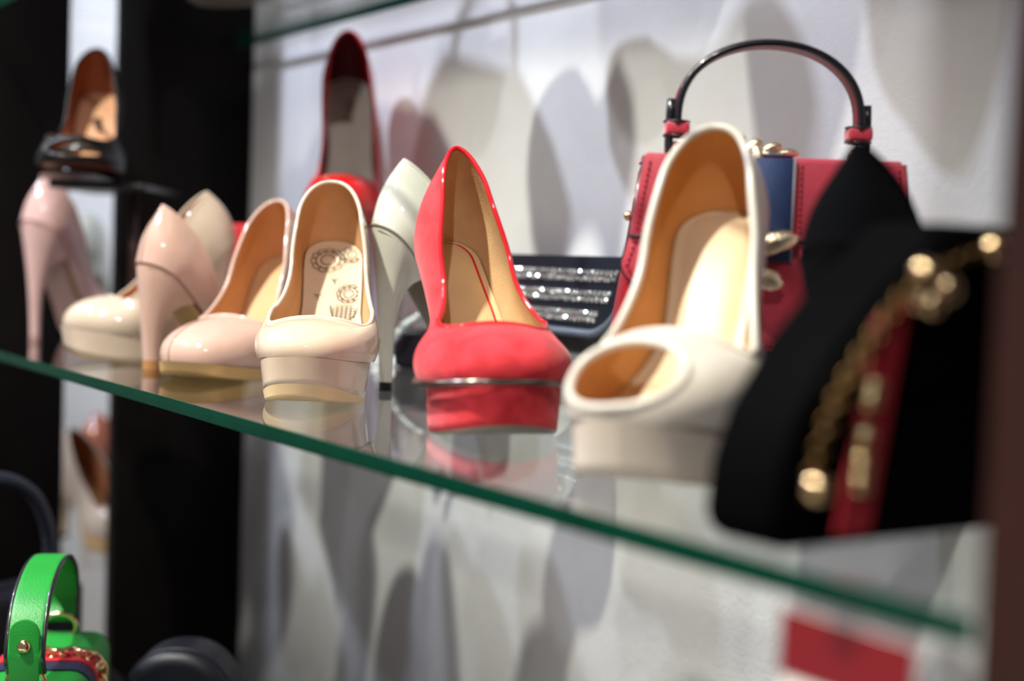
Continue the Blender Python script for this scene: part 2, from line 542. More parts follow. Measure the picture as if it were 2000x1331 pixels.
    def sole_mesh(nm, f0, f1, mtl, drop0=0.0, drop1=0.0, bottom=True, bulge=0.0):
        V, Fs = [], []; rows = 5
        for j in range(rows + 1):
            for (a, s) in R:
                t = j / rows
                P0 = sole_pt(a, s, 1.0, 0.0) if f0 == 'b' else sole_pt(a, s, f0)
                xi, _ = last.outline(a, s)
                up_b = band * (0.30 + 0.70 * sstep(last.xib, last.LF, xi)) * sstep(k0 + .01, k1 + .01, xi)
                A_ = sole_pt(a, s, 0.0); B_ = sole_pt(a, s, 1.0)
                S_ = B_.lerp(A_, min(0.9, up_b / max(1e-4, (A_ - B_).length))) if band else B_
                p_ = A_.lerp(S_, t) if nm != 'outsole' else S_.lerp(B_, t)
                if nm == 'outsole':
                    d = Vector((p_.x - last.prof(last.LF * .7)[0], p_.y, 0)); 
                    p_ = p_ - d * 0.02 * t
                V.append(p_)
        for j in range(rows):
            for i in range(n): Fs.append((j*n+i, j*n+(i+1) % n, (j+1)*n+(i+1) % n, (j+1)*n+i))
        base = len(V); Wn = 8
        def row(i):
            if i == 0 or i == N: return None
            return i, (2 * N - i)
        idx = {}
        for i in range(0, N + 1):
            ra = rows * n + i; la_ = rows * n + ((2 * N - i) % n)
            if i in (0, N): idx[i] = [ra] * (Wn + 1); continue
            L_ = [ra]
            for j in range(1, Wn):
                V.append(Vector(V[ra]).lerp(Vector(V[la_]), j / Wn)); L_.append(len(V) - 1)
            L_.append(la_); idx[i] = L_
        for i in range(N):
            for j in range(Wn):
                fc = [idx[i][j], idx[i][j+1], idx[i+1][j+1], idx[i+1][j]]
                u_ = []
                for c_ in fc:
                    if c_ not in u_: u_.append(c_)
                if len(u_) > 2: Fs.append(tuple(u_))
        return mesh(nm, V, Fs, mtl, root)
    if band:
        sole_mesh('platform', 0, 1, M.get('plat', M['upper']))
        sole_mesh('outsole', 'b', 1, M['sole'])
    else:
        sole_mesh('platform' if q['p'] > 0.010 else 'outsole', 0, 1, M.get('plat', M['sole']))
    if 'welt' in parts:                                 # metal-coloured line between upper and platform
        W_ = [Vector(last.bend(*last.outline(a, s, -0.0008), -0.0012)) for (a, s) in R if last.outline(a, s)[0] > last.xib - 0.05]
        tube('welt', W_, 0.0020, M['welt'], root, n=8)
    # heel
    nh = 16; xh = q['heel_xi']; tx, rx, ry = q['tip']
    top, bot = [], []
    ring = []
    for k in range(nh + 1):
        t = k / nh; xi = xh * (1 + math.cos(math.pi * t)) / 2 if False else xh * (1 - math.sin(math.pi * t / 2)) ** 1.0
        ring.append((xi, 1))
    ring = [(xh * (1 - (k / nh)) ** 2 if True else 0, 1) for k in range(nh + 1)]
    ring = ring + [(x, -1) for (x, _) in ring[-2::-1]]
    n1 = len(ring)
    for k, (xi, s) in enumerate(ring):
        w_ = max(0, last.hw(xi) - 0.0006)
        top.append(Vector(last.bend(xi + 0.0006, last.mid(xi) + s * w_, -0.0003)))
        an = math.radians(62 + (298 - 62) * k / (n1 - 1))
        bot.append(Vector((tx + rx * math.cos(an), ry * math.sin(an), 0)))
    nb = 8
    for k in range(1, nb):
        t = k / nb
        a_ = top[n1 - 1]; b_ = top[0]
        top.append(a_.lerp(b_, t) + Vector((-0.004 * math.sin(math.pi * t), 0, 0)))
        bot.append(bot[n1 - 1].lerp(bot[0], t))
    tip_h = opts.get('tip_h', 0.006); rows = 26; nr = len(top); V, Fs = [], []
    fl = opts.get('heel_full', 1.0)
    for j in range(rows + 1):
        t = j / rows
        for k in range(nr):
            P0 = top[k]; P3 = Vector((bot[k].x, bot[k].y, tip_h))
            br = 1.0 if k >= n1 else sstep(0.35, 1.0, ring[k][0] / xh)     # breast side
            c_ = Vector((tx, 0, 0)); off = Vector((bot[k].x - tx, bot[k].y, 0))
            P1 = P0.lerp(c_ + off * 1.9, min(0.97, lerp(0.46, 0.93, br) / fl)); P1.z = P0.z - lerp(0.18, 0.03, br) * q['H'] * opts.get('hz', 1.0)
            P2 = c_ + off * lerp(1.15, 1.1, br) * fl; P2.z = tip_h + 0.50 * (q['H'] - tip_h)
            P2.x -= 0.001
            m = 1 - t
            V.append(P0 * m**3 + P1 * 3*m*m*t + P2 * 3*m*t*t + P3 * t**3)
    for j in range(rows):
        for k in range(nr): Fs.append((j*nr+k, j*nr+(k+1) % nr, (j+1)*nr+(k+1) % nr, (j+1)*nr+k))
    Fs.append(tuple(range(nr))); Fs.append(tuple(rows * nr + k for k in range(nr)))
    hl = mesh('heel', V, Fs, M.get('heel', M['upper']), root)
    hl.data.set_sharp_from_angle(angle=math.radians(45))
    V, Fs = [], []
    for z, g in ((tip_h, 1.03), (0.0, 1.03)):
        V += [Vector((tx + (b.x - tx) * g, b.y * g, z)) for b in bot]
    for k in range(nr): Fs.append((k, (k + 1) % nr, nr + (k + 1) % nr, nr + k))
    Fs.append(tuple(range(nr))); Fs.append(tuple(nr + k for k in range(nr)))
    mesh('heel_tip', V, Fs, M.get('tip', BLACKPL), root, smooth=False)
    # seams
    if 'heel_line' in parts:                           # fold between heel cover and upper
        L_ = [last.wallp(a, s, 0.0) for (a, s) in ([(i / N, -1) for i in range(N, 0, -1)] + [(i / N, 1) for i in range(N + 1)]) if last.outline(a, s)[0] < xh + 0.015]
        tube('heel_seam', L_, 0.0007, M.get('seam', M['upper']), root, n=6)
    if 'toe_seam' in parts:
        a, s = opts['toe_seam']
        tube('toe_seam', [Vector(last.wallp(a, s, v / 20)) for v in range(0, 19)], 0.00045, M['seam'], root, n=6)
    if 'back_seam' in parts:
        tube('back_seam', [Vector(last.wallp(0.0, 1, v / 16)) for v in range(17)], 0.0005, M.get('seam', M['upper']), root, n=6)
    if 'stitch' in parts:                              # stitches just below the topline
        V, Fs = [], []
        for s in (1, -1):
            for k in range(200):
                a0 = k / 200; a1 = a0 + 0.0032
                p0 = Vector(last.wallp(a0, s, 0.955)); p1 = Vector(last.wallp(a1, s, 0.955))
                g = tube_geo([p0, p1], 0.00032, n=5); V, Fs = merge((V, Fs), g)
        mesh('stitching', V, Fs, M['thread'], root)
    return root
# ================================================================ the setting
XL, XR, YF, YW = -1.70, -0.272, 0.358, 0.74      # left and right dividers, shelf front, back wall
def slab(name, x0, x1, y0, y1, z0, z1, m, bev=0.001):
    return bevbox(name, (x1 - x0, y1 - y0, z1 - z0), m, None, ((x0 + x1) / 2, (y0 + y1) / 2, z0 + Z0), bev=bev, seg=1)
structure(slab('wall_back', -4.2, 1.0, YW, YW + 0.03, -1.05, 1.5, WALLM, 0))
structure(slab('wall_left', XL - 0.025, XL, YF + 0.004, 0.5075, -1.05, 1.5, DARKWOOD))
structure(slab('wall_left', XL - 0.025, XL, 0.570, YW, -1.05, 1.5, DARKWOOD))
structure(slab('wall_right', XR, XR + 0.045, YF, YW, -1.05, 1.5, REDWOOD))
structure(slab('floor', -4.5, 2.5, -3.0, 1.0, -1.10, -1.05, FLOORM, 0))

structure(slab('added_shade_board', XL - 0.025, XR + 0.045, YF, YW, 0.80, 0.83, DARKWOOD))  # unseen board added over the unit to keep warm light off the upper wall

def glass_shelf(x0, x1, y0, y1, ztop, label, t=0.0095):
    V, Fs = box_geo(((x0 + x1) / 2, (y0 + y1) / 2, 0), (x1 - x0, y1 - y0, t))
    o = mesh('glass_shelf', V, [Fs[4], Fs[5]], GLASS, None, smooth=False, loc=(0, 0, ztop + Z0 - t / 2))
    # the polished green rim, slightly rounded
    r = [(x0, y0), (x1, y0), (x1, y1), (x0, y1)]
    V, Fs = [], []
    prof = [(0.0008, t / 2), (0.0002, t / 2 - 0.0006), (0, 0), (0.0002, -t / 2 + 0.0006), (0.0008, -t / 2)]
    for (ins, z) in prof:
        for (x, y) in r:
            V.append((x + (ins if x == x0 else -ins), y + (ins if y == y0 else -ins), z))
    for j in range(len(prof) - 1):
        for i in (0, 2): Fs.append((j*4+i, j*4+(i+1) % 4, (j+1)*4+(i+1) % 4, (j+1)*4+i))   # the ends sit against the dividers
    mesh('polished_edge', V, Fs, GLASS_EDGE, o, smooth=False)
    tag(o, label, 'shelf')
    return o
glass_shelf(XL + 0.001, XR - 0.001, YF, 0.732, 0.0, 'clear glass shelf with green edge carrying the row of high heels')
glass_shelf(XL + 0.001, XR - 0.001, 0.40, 0.715, 0.368, 'clear glass shelf near the top, above the red patent pump')
glass_shelf(-3.3, XL - 0.03, YF, 0.715, 0.368, 'glass shelf seen through the gap, above the black sandal')
glass_shelf(-3.3, XL - 0.03, YF, 0.715, -0.285, 'glass shelf seen through the gap, below the main glass shelf')
lower = slab('display_plinth', XL + 0.001, -0.95, 0.12, 0.50, -1.05, -0.348, DARKWOOD)
tag(lower, 'dark wooden plinth under the green handbag', 'plinth')

# ================================================================ shoes
def patent(n, c, **k): return mat(n, c, rough=0.55, coat=1.0, coat_rough=0.055, spec=0.15, **k)
NUDE_LINING = mat('nude_lining', lin(206, 160, 112), rough=0.6, vary=0.05)
NUDE_INSOLE = mat('nude_insole', lin(218, 196, 166), rough=0.5, vary=0.03)
TAN_LINING = mat('tan_lining', lin(205, 148, 98), rough=0.55, vary=0.06)
TAN_INSOLE = mat('tan_insole', lin(208, 168, 122), rough=0.5, vary=0.05)
INK = mat('dark_ink', (0.05, 0.045, 0.04), rough=0.7)
SEAM = mat('dark_seam', lin(110, 75, 60), rough=0.7)
BLACKSUEDE = mat('black_suede', (0.0018, 0.0020, 0.0026), rough=0.95, bump=0.5, bscale=900, spec=0.05)
BLACKLEATHER = mat('black_leather', (0.0035, 0.004, 0.008), rough=0.42, bump=0.5, bscale=700, spec=0.3)

M_nude = dict(upper=patent('nude_patent', lin(212, 188, 164)), lining=NUDE_LINING, insole=NUDE_INSOLE, sole=mat('pale_tan_sole', lin(222, 192, 145), rough=0.45), bind=patent('nude_binding', lin(220, 200, 178)))
M_dusty = dict(upper=patent('dusty_pink_patent', lin(198, 162, 146)), lining=TAN_LINING, insole=TAN_INSOLE, sole=TANLEATHER, plat=TANLEATHER, seam=SEAM, bind=patent('dusty_binding', lin(206, 172, 156)), tip=mat('tan_heel_tip', lin(160, 110, 60), rough=0.5))
M_beige = dict(upper=patent('beige_patent', lin(196, 176, 156)), lining=mat('brown_lining', lin(176, 112, 70), rough=0.6), insole=TAN_INSOLE, sole=TANLEATHER)
M_pink = dict(upper=patent('pink_patent', lin(192, 158, 154)), lining=TAN_LINING, insole=TAN_INSOLE, sole=mat('rose_sole', lin(190, 150, 140), rough=0.5), tip=mat('rose_tip', lin(150, 115, 112), rough=0.5))
M_grey = dict(upper=patent('grey_white_patent', lin(204, 204, 190)), lining=NUDE_LINING, insole=NUDE_INSOLE, sole=mat('grey_beige_sole', lin(128, 124, 110), rough=0.4), thread=mat('pale_thread', lin(235, 232, 220), rough=0.7), seam=mat('grey_seam', lin(120, 116, 104), rough=0.6))
SUEDE = mat('red_suede', lin(170, 12, 26), rough=0.92, col2=lin(218, 50, 60), vscale=55, sheen=0.3, sheen_col=(1.0, 0.5, 0.5), bump=0.7, bscale=800)
M_red = dict(upper=SUEDE, lining=mat('sand_lining', lin(212, 174, 126), rough=0.8, bump=0.5, bscale=900, vary=0.08), insole=mat('sand_insole', lin(214, 180, 132), rough=0.6), pad=mat('sand_pad', lin(216, 184, 136), rough=0.6),
             sole=mat('grey_outsole', lin(120, 112, 100), rough=0.4), bind=patent('red_patent_binding', lin(208, 12, 30)), welt=mat('dark_silver', (0.22, 0.18, 0.16), rough=0.25, metal=1.0), heel=SUEDE)
M_peep = dict(upper=mat('nude_smooth_leather', lin(206, 196, 182), rough=0.42, coat=0.25, coat_rough=0.2), lining=mat('amber_lining', lin(208, 148, 82), rough=0.6, vary=0.06), insole=mat('cream_insole', lin(212, 188, 152), rough=0.38, coat=0.3), sole=mat('pale_sole', lin(200, 186, 170), rough=0.45))
M_redp = dict(upper=patent('red_patent', lin(196, 4, 14)), lining=mat('maroon_lining', lin(96, 10, 18), rough=0.6), insole=mat('greige_insole', lin(206, 188, 172), rough=0.5), sole=mat('red_sole', lin(150, 6, 14), rough=0.4))
M_sand = dict(upper=mat('black_patent', (0.002, 0.002, 0.0025), rough=0.4, coat=0.25, spec=0.2), lining=mat('cognac_lining', lin(140, 76, 42), rough=0.6), insole=mat('cognac_insole', lin(205, 152, 116), rough=0.5), sole=BLACKPL)
M_blk = dict(upper=BLACKSUEDE, lining=M_sand['lining'], insole=M_sand['insole'], sole=BLACKPL)

HEELS = 'high heels lined up on the glass shelf'
def L(H, Ln, wd, th, hv, hb, p, **k):
    return Last(H=H, L=Ln, xb=Ln * 0.62, width=wd, th=th, hv=hv, hb=hb, p=p, **k)

la_nude = L(0.1126, 0.1752, 0.0405, 0.0476, 0.0305, 0.0550, 0.029, wt=0.93, wh=0.0225, wm=0.028, heelw=0.0245, band=0.009, bulge=0.005, hn=2.1, rt=0.060, nt=2.5, thn=4.0, thr=0.022)
nude = make_shoe('platform_pump', 'cream nude platform pump with black doodle prints on its insole', 'shoe', (-1.0102, 0.5154, 0), -0.5975, la_nude, M_nude, group=HEELS, opts=dict(sole_out=-0.0030, sole_taper=0.10))
la_red = L(0.1140, 0.1790, 0.0470, 0.0460, 0.0350, 0.0720, 0.031, bulge=0.0065, heelw=0.0225, band=0.003, rt=0.062, nt=2.6, tip=(0.013, 0.006, 0.0055), thn=2.6, thr=0.036, wh=0.0135, wm=0.0235, hr=0.016, wt=0.79)
red = make_shoe('platform_pump', 'red suede platform pump with sandy lining and patent binding', 'shoe', (-0.8330, 0.5045, 0), -0.2900, la_red, M_red, parts=('pad', 'pad_edge', 'welt'), group=HEELS, opts=dict(sole_out=-0.0055, sole_taper=0.06, tip_h=0.009))
la_peep = L(0.1340, 0.1850, 0.0445, 0.0640, 0.0445, 0.0560, 0.0275, wt=0.90, wh=0.0225, hn=2.0, wm=0.030, bulge=0.0065, rt=0.060, nt=2.5, thn=2.6)
peep = make_shoe('peep_toe_platform_pump', 'off-white peep-toe platform pump with amber lining, in front of the red bag', 'shoe', (-0.6057, 0.5577, 0), -0.9844, la_peep, M_peep, parts=('pad',), hole=(0.160, 0.35, 0.42, -0.05), group=HEELS, opts=dict(bind=0.0022, sole_out=-0.0050, sole_taper=0.06, peep_r=0.0024))
la_dusty = L(0.0994, 0.1799, 0.0423, 0.0600, 0.0410, 0.0585, 0.0105, bulge=0.006, hn=2.1, rt=0.058, nt=2.5, tip=(0.015, 0.0075, 0.0075), thn=3.0)
dusty = make_shoe('pump', 'dusty pink patent pump with tan sole, toe towards the viewer', 'shoe', (-1.1698, 0.5546, 0), -0.9363, la_dusty, M_dusty, parts=('toe_seam',), group=HEELS, opts=dict(toe_seam=(0.945, -1), tip_h=0.008))
lilac = make_shoe('pump', 'dusty pink patent pump seen from behind, heel with a tan tip at the shelf edge', 'shoe', (-1.1880, 0.4160, 0), 1.79, L(0.0920, 0.178, 0.0415, 0.0600, 0.0385, 0.0530, 0.014, x0=-0.001, p2=0.10, fd=0.40, hs=0.026, wh=0.0145, hn=1.5, dip=1.05, bulge=0.005, rt=0.058, nt=2.5, tip=(0.015, 0.0075, 0.0075)), M_dusty, parts=('heel_line', 'back_seam'), group=HEELS, opts=dict(tip_h=0.008, heel_full=1.15))
beige = make_shoe('platform_pump', 'beige patent platform pump in side view, toe pointing left', 'shoe', (-1.2766, 0.5424, 0), -1.7154, L(0.1160, 0.1600, 0.0409, 0.0400, 0.0330, 0.0510, 0.026, rt=0.05, nt=2.3, band=0.003, hn=2.1, wh=0.021), M_beige, group=HEELS, opts=dict(sole_out=-0.001, plat_back=0.07))
pink = make_shoe('stiletto_pump', 'pale pink patent stiletto pump at the far left end of the shelf', 'shoe', (-1.5480, 0.4179, 0), 2.05, L(0.1310, 0.1758, 0.040, 0.055, 0.042, 0.0530, 0.006, x0=-0.001, p2=0.10, fd=0.40, hs=0.026, wh=0.0140, hn=1.5, dip=1.05, bulge=0.005, rt=0.08, nt=1.7, tip=(0.016, 0.0055, 0.0055)), M_pink, parts=('heel_line',), group=HEELS)
greyw = make_shoe('stiletto_pump', 'grey-white patent stiletto pump with stitched topline, half behind the red suede pump', 'shoe', (-0.9690, 0.5220, 0), 1.42, L(0.1285, 0.1830, 0.0386, 0.055, 0.042, 0.0555, 0.006, x0=-0.001, p2=0.10, fd=0.40, hs=0.026, wh=0.0140, hn=1.5, dip=1.05, bulge=0.005, rt=0.08, nt=1.75, tip=(0.016, 0.0058, 0.0052)), M_grey, parts=('heel_line', 'stitch'), group=HEELS, opts=dict(tip_h=0.007))
black = make_shoe('pump', 'black suede pump standing between the red bag and the black bag', 'shoe', (-0.4750, 0.4950, 0), 1.7432, L(0.1180, 0.19, 0.040, 0.055, 0.042, 0.0520, 0.010, x0=-0.001, p2=0.10, fd=0.40, hs=0.026, wh=0.0135, hn=1.5, dip=1.05, bulge=0.005, rt=0.07, nt=1.9), M_blk, group=HEELS)

# printed doodles on the insole of the cream pump
def doodles():
    G = ([], [])
    def add(pts, wd=0.0006):
        nonlocal G
        G = merge(G, flat_strip(la_nude, pts, wd, 0.0034))
    def flower(cx, cy, R, nl, squash=1.0):
        for r, k in ((R, nl), (R * 0.72, nl), (R * 0.42, max(5, nl - 3))):
            P = []
            for i in range(k * 8 + 1):
                an = 2 * math.pi * i / (k * 8)
                rr = r * (1 + 0.10 * abs(math.sin(an * k / 2)))
                P.append((cx + rr * math.cos(an), cy + rr * math.sin(an) * squash))
            add(P)
        for i in range(nl):
            an = 2 * math.pi * i / nl
            P = [(cx + R * (.86 + .08 * math.cos(b)) * math.cos(an) - R * .08 * math.sin(b) * math.sin(an), cy + (R * (.86 + .08 * math.cos(b)) * math.sin(an) + R * .08 * math.sin(b) * math.cos(an)) * squash) for b in [k * math.pi / 5 for k in range(11)]]
            add(P, 0.0004)
    flower(0.027, -0.005, 0.012, 11); flower(0.020, 0.013, 0.0085, 9); flower(0.061, 0.0145, 0.0085, 10)
    # a lattice basket
    for k in range(6):
        x = 0.073 + k * 0.0028; add([(x, 0.004 + abs(k - 2.5) * .0006), (x, 0.021 - abs(k - 2.5) * 0.0006)], 0.0005)
    for k in range(6):
        y = 0.004 + k * 0.0034; add([(0.073 + abs(k - 2.5) * .0008, y), (0.087 - abs(k - 2.5) * 0.0006, y)], 0.0005)
    add([(0.073 + 0.016 * math.sin(t) , 0.0125 - 0.0105 * math.cos(t)) for t in [i * math.pi / 16 for i in range(17)]], 0.0007)
    # scrolls by the throat
    for (cx, cy, s) in ((0.098, 0.012, 1), (0.101, 0.004, -1), (0.102, 0.019, -1), (0.110, 0.009, 1)):
        add([(cx + 0.0042 * (1 - t) * math.cos(s * t * 9), cy + 0.0042 * (1 - t) * math.sin(s * t * 9)) for t in [i / 28 for i in range(29)]], 0.0007)
    for (cx, cy) in ((0.046, 0.002), (0.062, -0.009)):      # little sprigs
        add([(cx, cy), (cx + 0.006, cy + 0.001)], 0.0005); add([(cx + 0.003, cy), (cx, cy + 0.003)], 0.0005); add([(cx + 0.003, cy), (cx + .0005, cy - 0.0022)], 0.0005)
    mesh('insole_print', G[0], G[1], INK, nude)
doodles()
def strokes(root, la, x0, x1, y0, h, seed, m, wd=0.0009, slant=0.0, eta=0.0034):
    """a worn, unreadable maker's line: short strokes along the insole"""
    rnd = random.Random(seed); G = ([], []); x = x0
    while x < x1:
        s = rnd.choice((0, 1, 2)); a = rnd.uniform(0.6, 1.0) * h
        G = merge(G, flat_strip(la, [(x, y0 - a / 2), (x + 0.0008 * s, y0 + a / 2)], wd, eta))
        if s: G = merge(G, flat_strip(la, [(x, y0 + a / 2), (x + 0.0025, y0 + a / 2 * (s - 2))], wd, eta))
        x += rnd.uniform(0.0035, 0.005)
    mesh('insole_print', G[0], G[1], m, root)
strokes(dusty, la_dusty, 0.034, 0.078, 0.011, 0.006, 3, INK, 0.0009)

# ---------------------------------------------------------------- display stands and the shoes raised on them
def angled(px_dir=None): return math.atan2(r0.y, r0.x)
AR = math.atan2(r0.y, r0.x)
REDBOX = mat('red_fabric', lin(190, 8, 20), rough=0.7, bump=0.4, bscale=900)
t = thing('display_block', 'red covered display block under the red patent pump', 'display stand', (-1.345, 0.640, 0), AR)
bevbox('plinth', (0.138, 0.095, 0.010), BLACKPL, t, (0, 0, 0), bev=0.002)
bevbox('block', (0.134, 0.09, 0.122), REDBOX, t, (0, 0, 0.010), bev=0.003)
t2 = thing('display_post', 'slim chrome display post beside the red display block', 'display stand', (-1.232, 0.700, 0), AR)
bevbox('base', (0.028, 0.026, 0.004), STEEL, t2, bev=0.001); bevbox('post', (0.009, 0.009, 0.085), STEEL, t2, (0, 0, 0.004), bev=0.002)
la_rp = L(0.156, 0.1780, 0.0382, 0.034, 0.0350, 0.0580, 0.012, rt=0.058, nt=2.3, thn=4.0, thr=0.022)
redp = make_shoe('pump', 'red patent pump raised on a block at the back wall', 'shoe', (-1.3590, 0.7020, 0.1325), -0.5116, la_rp, M_redp, group='shoes raised on stands')
strokes(redp, la_rp, 0.035, 0.062, 0.0, 0.012, 5, mat('brown_ink', lin(120, 95, 80), rough=0.7), 0.001)
t = thing('display_stand', 'black table-top display stand under the black sandal', 'display stand', (-1.515, 0.505, 0), AR)
bevbox('foot', (0.062, 0.05, 0.005), mat('navy_acrylic', (0.05, 0.06, 0.13), rough=0.15), t, (-0.005, 0, 0), bev=0.0015)
tube('post', [(0.018, 0, 0.005), (0.018, 0, 0.163)], 0.0042, mat('bronze_tube', (0.10, 0.06, 0.05), rough=0.35, metal=0.7), t, n=12)
bevbox('top_plate', (0.10, 0.15, 0.007), BLACKPL, t, (0.0, 0, 0.163), bev=0.002)
la_s = L(0.0983, 0.1756, 0.0414, 0.022, 0.030, 0.0555, 0.010, rt=0.058, nt=2.3)
sandal = make_shoe('peep_toe_sandal', 'black peep-toe sandal with cognac insole on the black stand at upper left', 'shoe', (-1.5545, 0.5019, 0.170), -0.4996, la_s, M_sand, hole=(0.17, 0.33, 0.45, 0.03), group='shoes raised on stands', opts=dict(peep_r=0.003))
mesh('insole_label', *flat_strip(la_s, [(0.045, 0.001), (0.066, 0.006)], 0.006, 0.0036), BLACKPL, sandal)
tube('strap', [Vector(la_s.bend(0.135, y, 0.012 + 0.012 * (1 - (y / 0.04) ** 2))) for y in [(-0.036 + 0.072 * i / 12) for i in range(13)]], 0.004, M_sand['upper'], sandal, n=8)

# ================================================================ red handbag
def xf(g, m): return [m @ Vector(v) for v in g[0]], g[1]
RED = mat('red_leather', lin(190, 30, 58), rough=0.5, coat=0.3, coat_rough=0.45, bump=1.0, bscale=1100, vary=0.10, sheen=0.8, sheen_col=(1.0, 0.75, 0.8))
DRED = mat('deep_red_leather', lin(140, 8, 30), rough=0.45, bump=0.4, bscale=700)
EDGE = mat('black_edge_paint', (0.010, 0.010, 0.013), rough=0.3, coat=0.4)
NAVY = mat('navy_webbing', lin(22, 46, 92), rough=0.6, bump=1.0, bscale=1100)
THREAD = mat('red_thread', lin(140, 4, 22), rough=0.7)
BX, BY = -0.6505, 0.626
stand = thing('acrylic_riser', 'clear acrylic riser under the red handbag', 'display stand', (BX, BY, 0), AR)
V, Fs = box_geo((0, 0, 0.029), (0.15, 0.055, 0.004)); mesh('top_plate', V, Fs, ACRYLIC, stand, smooth=False)
for s in (-1, 1):
    V, Fs = box_geo((s * 0.073, 0, 0.0135), (0.004, 0.055, 0.027)); mesh('leg', V, Fs, ACRYLIC, stand, smooth=False)
bag = thing('handbag', 'red leather handbag with navy stripe, gold clasp and arched top handle', 'handbag', (BX, BY, 0.0312), AR)
bevbox('body', (0.192, 0.056, 0.138), DRED, bag, bev=0.006, taper=0.80, top=0.9)
FY = -0.0300
def flap_edge(z): return lerp(0.0985, 0.0785, z / 0.138)
def stitch_row(nm, pts, y, parent, step=0.0036, r=0.0006):
    P = [Vector((p[0], y, p[1])) for p in pts]; G = ([], []); d = 0.0; nxt = 0.0
    for a, b in zip(P, P[1:]):
        l = (b - a).length; 
        while nxt <= d + l:
            t0 = (nxt - d) / max(l, 1e-9); p = a.lerp(b, t0); u = (b - a).normalized()
            G = merge(G, tube_geo([p, p + u * step * 0.62], r, n=5)); nxt += step
        d += l
    return mesh(nm, G[0], G[1], THREAD, parent)
zs, zb = 0.090, 0.062
out = ([(-flap_edge(0.139) , 0.139)] + [(-flap_edge(zs + 0.001), zs + 0.001)] + [(flap_edge(zs + .001), zs + .001)] + [(flap_edge(0.139), 0.139)])
fl = poly_plate('flap', out, 0.0026, RED, bag, (0, FY - 0.0012, 0), bev=0.0007)
low = [(-flap_edge(zs), zs)] + [(x, z) for x, z in arc(-flap_edge(zb) + 0.012, zb + 0.012, 0.012, 180, 270, 6)] + \
      [(-0.034, zb)] + [(x, z) for x, z in arc(-0.020, 0.038, 0.014, 180, 270, 6)] + [(x, z) for x, z in arc(0.020, 0.038, 0.014, 270, 360, 6)] + [(0.034, zb)] + \
      [(x, z) for x, z in arc(flap_edge(zb) - 0.012, zb + 0.012, 0.012, 270, 360, 6)] + [(flap_edge(zs), zs)]
poly_plate('flap_border', low, 0.0024, RED, bag, (0, FY - 0.0004, 0), bev=0.0006)
tube('edge_paint', [Vector((x, FY + 0.0010, z)) for x, z in out[:2] + low + out[2:]], 0.0012, EDGE, bag, n=6)
tube('step_edge', [Vector((-flap_edge(zs), FY - 0.0012, zs + 0.0006)), Vector((flap_edge(zs), FY - 0.0012, zs + 0.0006))], 0.0009, EDGE, bag, n=6)
for s in (-1, 1):
    stitch_row('stitching', [(s * (flap_edge(0.136) - 0.004), 0.136), (s * (flap_edge(zs) - 0.004), zs + 0.004)], FY - 0.0014, bag)
    stitch_row('stitching', [(s * (flap_edge(zs) - 0.004), zs - 0.002)] + [(s * (flap_edge(zb) - 0.012 + 0.0085 * math.cos(math.radians(a))), zb + 0.012 - 0.0085 * math.sin(math.radians(a))) for a in range(0, 91, 15)] + [(s * 0.036, zb + 0.0035)], FY - 0.0006, bag)
    stitch_row('stitching', [(s * 0.0165, 0.137), (s * 0.0165, zs + .004)], FY - 0.0014, bag)
    stitch_row('stitching', [(s * 0.030, zs + 0.004), (s * (flap_edge(zs) - 0.006), zs + 0.004)], FY - 0.0014, bag)
    stitch_row('stitching', [(s * 0.0315, 0.060), (s * 0.0305, 0.040), (s * 0.022, 0.0285), (0, 0.0275)], FY - 0.0006, bag)
bevbox('flap_top', (0.155, 0.056, 0.004), RED, bag, (0, 0.0, 0.1372), bev=0.0018)
st = bevbox('web_stripe', (0.0225, 0.0016, 0.062), NAVY, bag, (0, FY - 0.0022, 0.078), bev=0.0004, seg=1)
for s in (-1, 1): tube('stripe_edge', [(s * 0.0118, FY - 0.0026, 0.078), (s * 0.0118, FY - 0.0026, 0.140)], 0.0009, mat('grey_cord', lin(120, 112, 120), rough=0.6), bag, n=6)
bevbox('web_stripe_top', (0.0225, 0.057, 0.0014), NAVY, bag, (0, 0, 0.1412), bev=0.0004, seg=1)
# gold clasp: two facing heads on a horseshoe
def scaly(c, r, seedv):
    V, Fs = ball_geo((0, 0, 0), 1, 14, 10); rnd = random.Random(seedv); out_ = []
    for v in V:
        v = Vector(v); k = 1 + 0.10 * math.sin(14 * v.x + 3 * v.z) * math.cos(11 * v.z)
        out_.append(v * k)
    return out_, Fs
G = ([], [])
for (z, ang, sc) in ((0.088, 18, (0.0185, 0.0065, 0.0068)), (0.068, -12, (0.0145, 0.006, 0.0072))):
    G = merge(G, xf(scaly(0, 1, 1), Matrix.Translation((-0.003 if z > .08 else -.007, FY - 0.008, z)) @ Matrix.Rotation(math.radians(-ang), 4, 'Y') @ Matrix.Diagonal((*sc, 1))))
mesh('clasp_heads', *G, PALEGOLD, bag)
tube('clasp_ring', [Vector((-0.012 - 0.010 * math.sin(a), FY - 0.007, 0.052 + 0.022 * math.cos(a))) for a in [math.radians(x) for x in range(8, 200, 12)]], 0.0034, PALEGOLD, bag, n=10)
tube('clasp_neck', [(-0.014, FY - 0.007, 0.090), (-0.018, FY - 0.008, 0.080), (-0.014, FY - 0.008, 0.070)], [0.0050, 0.0058, 0.0050], PALEGOLD, bag, n=10)
